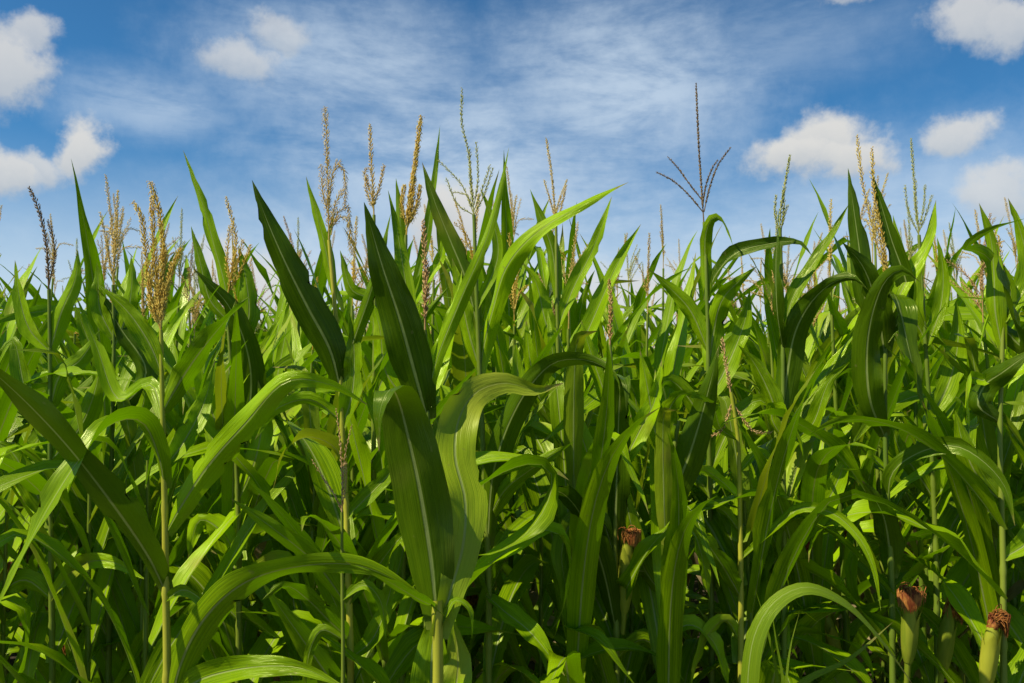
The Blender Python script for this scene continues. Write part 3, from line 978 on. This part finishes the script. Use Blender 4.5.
grass_blade([(748, 676), (760, 622), (782, 596), (808, 587), (843, 601), (879, 637), (918, 692)], 1.32, 24, 45)
grass_blade([(792, 700), (806, 681), (848, 660), (893, 622)], 1.36, 12, 30)
grass_blade([(779, 690), (768, 632), (754, 585)], 1.35, 7, 20)
grass_blade([(784, 690), (776, 640), (770, 598)], 1.38, 6, 20)
grass_blade([(786, 700), (790, 650), (800, 610)], 1.4, 6, 30)

#ROWS#
# ------------------------------------------------------------------ the rows behind, one object tree per plant
ROW_LABELS = [
    ('maize plant of the second row, partly covered by the front plants', 'maize plants of the second row'),
    ('tasselled maize plant deep in the crowd behind the second row', 'maize plants in the middle of the field'),
    ('distant maize plant whose top only just shows between nearer plants', 'distant maize plants'),
    ('short maize plant without tassel filling the gaps between the front stalks', 'short maize plants between the front stalks'),
]
protos = []
kinds = ['tan', 'gold', 'tan', 'green', 'tan', 'tan', 'gold', 'gold', 'tan', 'green', 'gold', 'tan', 'tan', 'red']
for k in range(14):
    protos.append(make_proto(100 + k, ROW_LABELS[1][0], ROW_LABELS[1][1], 18 if k < 7 else 14, 5, kinds[k], with_ear=(k in (0, 2, 4, 6, 8, 10)), branches=3 + k % 5, no_tassel=(k in (5, 12))))
used = set()
rng = random.Random(5)
count = 0
MAXI = 276
spots = []
Y = 2.4
row = 0
while Y < 26:
    half = .64 * Y + .45
    gap = .165 if Y < 4.5 else (.19 if Y < 9 else .24)
    x = -half + rng.uniform(0, .15)
    while x < half:
        spots.append((x + rng.uniform(-.04, .04), Y + rng.uniform(-.07, .07), row))
        px_ = 512 + x / Y * FPX
        if row < 3 and (abs(px_ - 697) < 42 or abs(px_ - 325) < 22 or abs(px_ - 40) < 26):      # leave the two tall tassels clear
            spots.pop()
        x += gap * rng.uniform(.85, 1.15)
    Y += .62
    row += 1
near = [(-1.4 + .112 * i + rng.uniform(-.05, .05), (2.08 if i % 2 else 1.93) + rng.uniform(-.06, .1), -1) for i in range(26) if not 19 < i < 23] + spots[:MAXI - 23]
far = spots[MAXI - 23:]
for (x, y, rw) in near:
    k = rng.randrange(14) if rw >= 0 else rng.choice([5, 12])
    if k not in used:
        used.add(k); o = protos[k]
    else:
        o = copy_tree(protos[k])
    o.location = (x, y, 0)
    o.rotation_euler = (rng.uniform(-.03, .03), rng.uniform(-.03, .03), rng.uniform(0, 6.28))
    s = rng.uniform(.96, 1.08) * (.82 if rw < 0 else .91 if rw == 0 else .98 if rw == 1 else 1.05)
    o.scale = (s, s, s)
    o['label'], o['group'] = ROW_LABELS[3 if rw < 0 else 0 if rw == 0 else (1 if rw < 5 else 2)]
# a few more plants of the edge row just outside the frame, they shade the ones inside
# far field as one mass
tv, tf, tuv = [], [], []
templates = []
for k in range(6):
    r2 = random.Random(400 + k)
    hgt = 1.70 * r2.uniform(.95, 1.05)
    mb = MB()
    for lf in random_plant_leaves(r2, hgt, 9, .7):
        auto_leaf(mb, Vector((0, 0, lf['z'])), lf['az'], lf['length'], lf['width'], lf['e0'], lf['bend'], r2, 9, 3, lf['twist'], lf['sb'], lf['pw'])
    nl = len(mb.f)
    tube(mb, [Vector((0, 0, 0)), Vector((0, 0, hgt * .5)), Vector((0, 0, hgt + .3))], [.012, .010, .005], 4)
    ns = len(mb.f)
    auto_tassel(mb, Vector((0, 0, hgt + .28)), r2.uniform(.27, .36), r2, 3 + k % 3, per_m=70, slen=.022, thick=.005, seg=3)
    F = np.array([f if len(f) == 4 else f + (f[2],) for f in mb.f])
    mi = np.array([0] * nl + [1] * (ns - nl) + [2] * (len(mb.f) - ns))
    templates.append((np.array([tuple(p) for p in mb.v]), mb.f, np.array(mb.uv), mi))
V, FA, UV, MI = [], [], [], []
off = 0
y = 2.4
while y < 26:
    x = .64 * y + .6
    while x < 1.05 * y + 3:
        far.append((x + rng.uniform(-.05, .05), y, 0)); far.append((-x + rng.uniform(-.05, .05), y, 0))
        x += .26
    y += .62
for (x, y, rw) in far:
    v, f, uv, mi = templates[rng.randrange(6)]
    a = rng.uniform(0, 6.28); s = rng.uniform(1.0, 1.14)
    rot = np.array([[math.cos(a), -math.sin(a), 0], [math.sin(a), math.cos(a), 0], [0, 0, 1]]) * s
    V.append(v @ rot.T + np.array([x, y, 0]))
    UV.append(uv)
    FA.extend([tuple(i + off for i in q) for q in f])
    MI.append(mi)
    off += len(v)
me = bpy.data.meshes.new('maize_field')
me.from_pydata(np.concatenate(V).tolist(), [], FA)
uvl = me.uv_layers.new(name='UVMap')
idx = np.empty(len(me.loops), dtype=np.int32)
me.loops.foreach_get('vertex_index', idx)
uvl.data.foreach_set('uv', np.concatenate(UV).astype(np.float32)[idx].ravel())
for m in (M_LEAF, M_STALK, TASSEL['tan']):
    me.materials.append(m)
me.polygons.foreach_set('material_index', np.concatenate(MI).astype(np.int32))
me.polygons.foreach_set('use_smooth', [True] * len(me.polygons))
me.update()
fo = bpy.data.objects.new('maize_field', me)
col.objects.link(fo)
fo['label'] = 'far mass of green maize closing off the field below the sky'
fo['category'] = 'maize field'
fo['kind'] = 'stuff'

# ------------------------------------------------------------------ ground
mb = MB()
N = 60
rg = random.Random(3)
rows = []; uvs = []
xs = [-1500, -300, -60] + [-30 + 60 * i / N for i in range(N + 1)] + [60, 300, 1500]
ys = [-1500, -300, -40] + [-6 + 45 * i / N for i in range(N + 1)] + [60, 300, 2500]
for yy in ys:
    rows.append([Vector((xx, yy, -.015 + rg.uniform(-.012, .012) if abs(xx) < 31 and -7 < yy < 40 else -.03)) for xx in xs])
    uvs.append([(0, 0)] * len(xs))
mb.quad_grid(rows, uvs)
gr = build('ground', mb, M_SOIL)
gr['kind'] = 'structure'

# ------------------------------------------------------------------ sun and sky
SUN_EL, SUN_AZ = 52.0, -117.0                      # azimuth clockwise from +Y (the view direction)
sd = bpy.data.lights.new('sun', 'SUN')
sd.energy = 5.0
sd.angle = R(.53)
sd.color = (1.0, .93, .76)
so = bpy.data.objects.new('sun', sd)
col.objects.link(so)
to_sun = Vector((math.sin(R(SUN_AZ)) * math.cos(R(SUN_EL)), math.cos(R(SUN_AZ)) * math.cos(R(SUN_EL)), math.sin(R(SUN_EL))))
so.rotation_euler = to_sun.to_track_quat('Z', 'Y').to_euler()
so.location = to_sun * 30

world = bpy.data.worlds.new('World')
scene.world = world
world.use_nodes = True
world.cycles.sampling_method = 'MANUAL'
world.cycles.sample_map_resolution = 512
nt = world.node_tree
nt.nodes.clear()
t = NT(nt)
out = t.n('ShaderNodeOutputWorld')
bg = t.n('ShaderNodeBackground')
sky = t.n('ShaderNodeTexSky', sky_type='NISHITA')
sky.sun_disc = False
sky.sun_elevation = R(SUN_EL)
sky.sun_rotation = R(SUN_AZ)
sky.air_density = 1.0
sky.dust_density = .4
sky.ozone_density = 2.0
gen = t.n('ShaderNodeTexCoord').outputs['Generated']
sp = t.n('ShaderNodeSeparateXYZ'); t.link(gen, sp.inputs[0])
az = t.m('ARCTAN2', sp.outputs[0], sp.outputs[1])
el = t.m('ARCSINE', sp.outputs[2])
n1 = t.noise(gen, 9, 6, .6)
n2 = t.noise(t.scaled(gen, (1, 1, 1), (3.1, 7.7, 1.3)), 9, 6, .6)
azw = t.m('MULTIPLY_ADD', t.m('SUBTRACT', n1, .5), .11, az)
elw = t.m('MULTIPLY_ADD', t.m('SUBTRACT', n2, .5), .09, el)
fine = t.noise(gen, 30, 6, .62)


def azel(px, py):
    d = ray(px, py).normalized()
    return math.atan2(d.x, d.y), math.asin(d.z)


def puff(px, py, rx, ry, dens, soft=.6, A=azw, E=elw, kn=.85):
    a, e = azel(px, py)
    du = t.m('MULTIPLY', t.m('SUBTRACT', A, a), FPX / rx)
    dv = t.m('MULTIPLY', t.m('SUBTRACT', E, e), FPX / ry)
    d = t.m('SQRT', t.m('ADD', t.m('MULTIPLY', du, du), t.m('MULTIPLY', dv, dv)))
    d = t.m('MULTIPLY_ADD', t.m('SUBTRACT', fine, .5), kn, d)
    return t.smooth(d, 1.0 - soft, 1.0, dens, 0.0), dv


def union(ms):
    r = ms[0]
    for m in ms[1:]:
        r = t.m('MAXIMUM', r, m)
    return r


PUFFS = [(-4, 62, 44, 48, .85), (18, 28, 34, 26, .75), (4, 172, 46, 28, .9), (40, 166, 40, 22, .8), (78, 150, 27, 34, .95),
         (236, 54, 42, 22, .62), (274, 26, 38, 22, .55), (798, 156, 46, 28, 1.0), (824, 138, 46, 48, 1.0), (848, 156, 42, 30, 1.0),
         (960, 133, 44, 25, .85), (985, 10, 58, 28, .8), (1018, 14, 40, 30, .8), (1000, 192, 46, 30, .75), (870, -4, 40, 12, .6),
         (455, 225, 46, 55, .95), (240, 300, 90, 60, .9), (640, 310, 170, 60, .8), (880, 300, 160, 60, .6), (460, 320, 170, 80, .9)]
pm = []; pshade = []
for p in PUFFS:
    m, dv = puff(*p)
    pm.append(m)
    pshade.append(t.m('MULTIPLY', m, t.smooth(dv, -.9, .5)))
cum = union(pm)
lightness = t.m('DIVIDE', union(pshade), t.m('ADD', cum, .001), clamp=True)
# thin veil of high cloud
vmap = t.scaled(gen, (1.0, 1.0, 3.4), (.4, 0, .2))
vmap.node.inputs['Rotation'].default_value = (0, R(-24), 0)
vn = t.noise(vmap, 5, 7, .62, .5)
ripple = t.noise(t.scaled(gen, (14, 14, 44), (2, 1, 0)), 2.2, 4, .6)
VEIL = [(150, 105, 130, 50, .6), (350, 70, 230, 110, .72), (470, 170, 330, 150, .9), (620, 90, 230, 150, .85), (760, 40, 220, 70, .35), (520, 300, 600, 190, .95), (900, 230, 320, 140, .65)]
vm = union([puff(p[0], p[1], p[2], p[3], p[4], .95, az, el, .5)[0] for p in VEIL])
veil = t.m('MULTIPLY', vm, t.m('MULTIPLY_ADD', .62, t.smooth(t.m('MULTIPLY_ADD', ripple, .25, t.m('MULTIPLY', vn, .8)), .34, .66), .30))
# horizon haze
haze = t.smooth(el, 0.04, .30, .9, 0.0)
# deepen the blue of the clear sky
skyc = t.mix(1.0, sky.outputs[0], (.42, 1.04, 1.40), 'MULTIPLY')
skyc = t.mix(t.smooth(el, .32, .8, 0.0, .55), skyc, (.25, .7, 1.7))      # deeper blue overhead, darkened to lessen the sky's fill light
c = t.mix(haze, skyc, (8.6, 9.9, 11.0))
c = t.mix(veil, c, (7.6, 9.1, 10.7))
cloudc = t.mix(lightness, (6.2, 6.8, 7.4), (8.9, 8.9, 8.7))
c = t.mix(cum, c, cloudc)
t.link(c, bg.inputs[0])
bg.inputs[1].default_value = .08
t.link(bg.outputs[0], out.inputs[0])

# ------------------------------------------------------------------ render settings
scene.render.engine = 'CYCLES'
scene.render.resolution_x = W
scene.render.resolution_y = H
scene.view_settings.view_transform = 'Standard'
scene.view_settings.look = 'None'
scene.view_settings.exposure = 0
scene.cycles.max_bounces = 3
scene.cycles.transmission_bounces = 2
scene.cycles.diffuse_bounces = 1
scene.cycles.glossy_bounces = 1
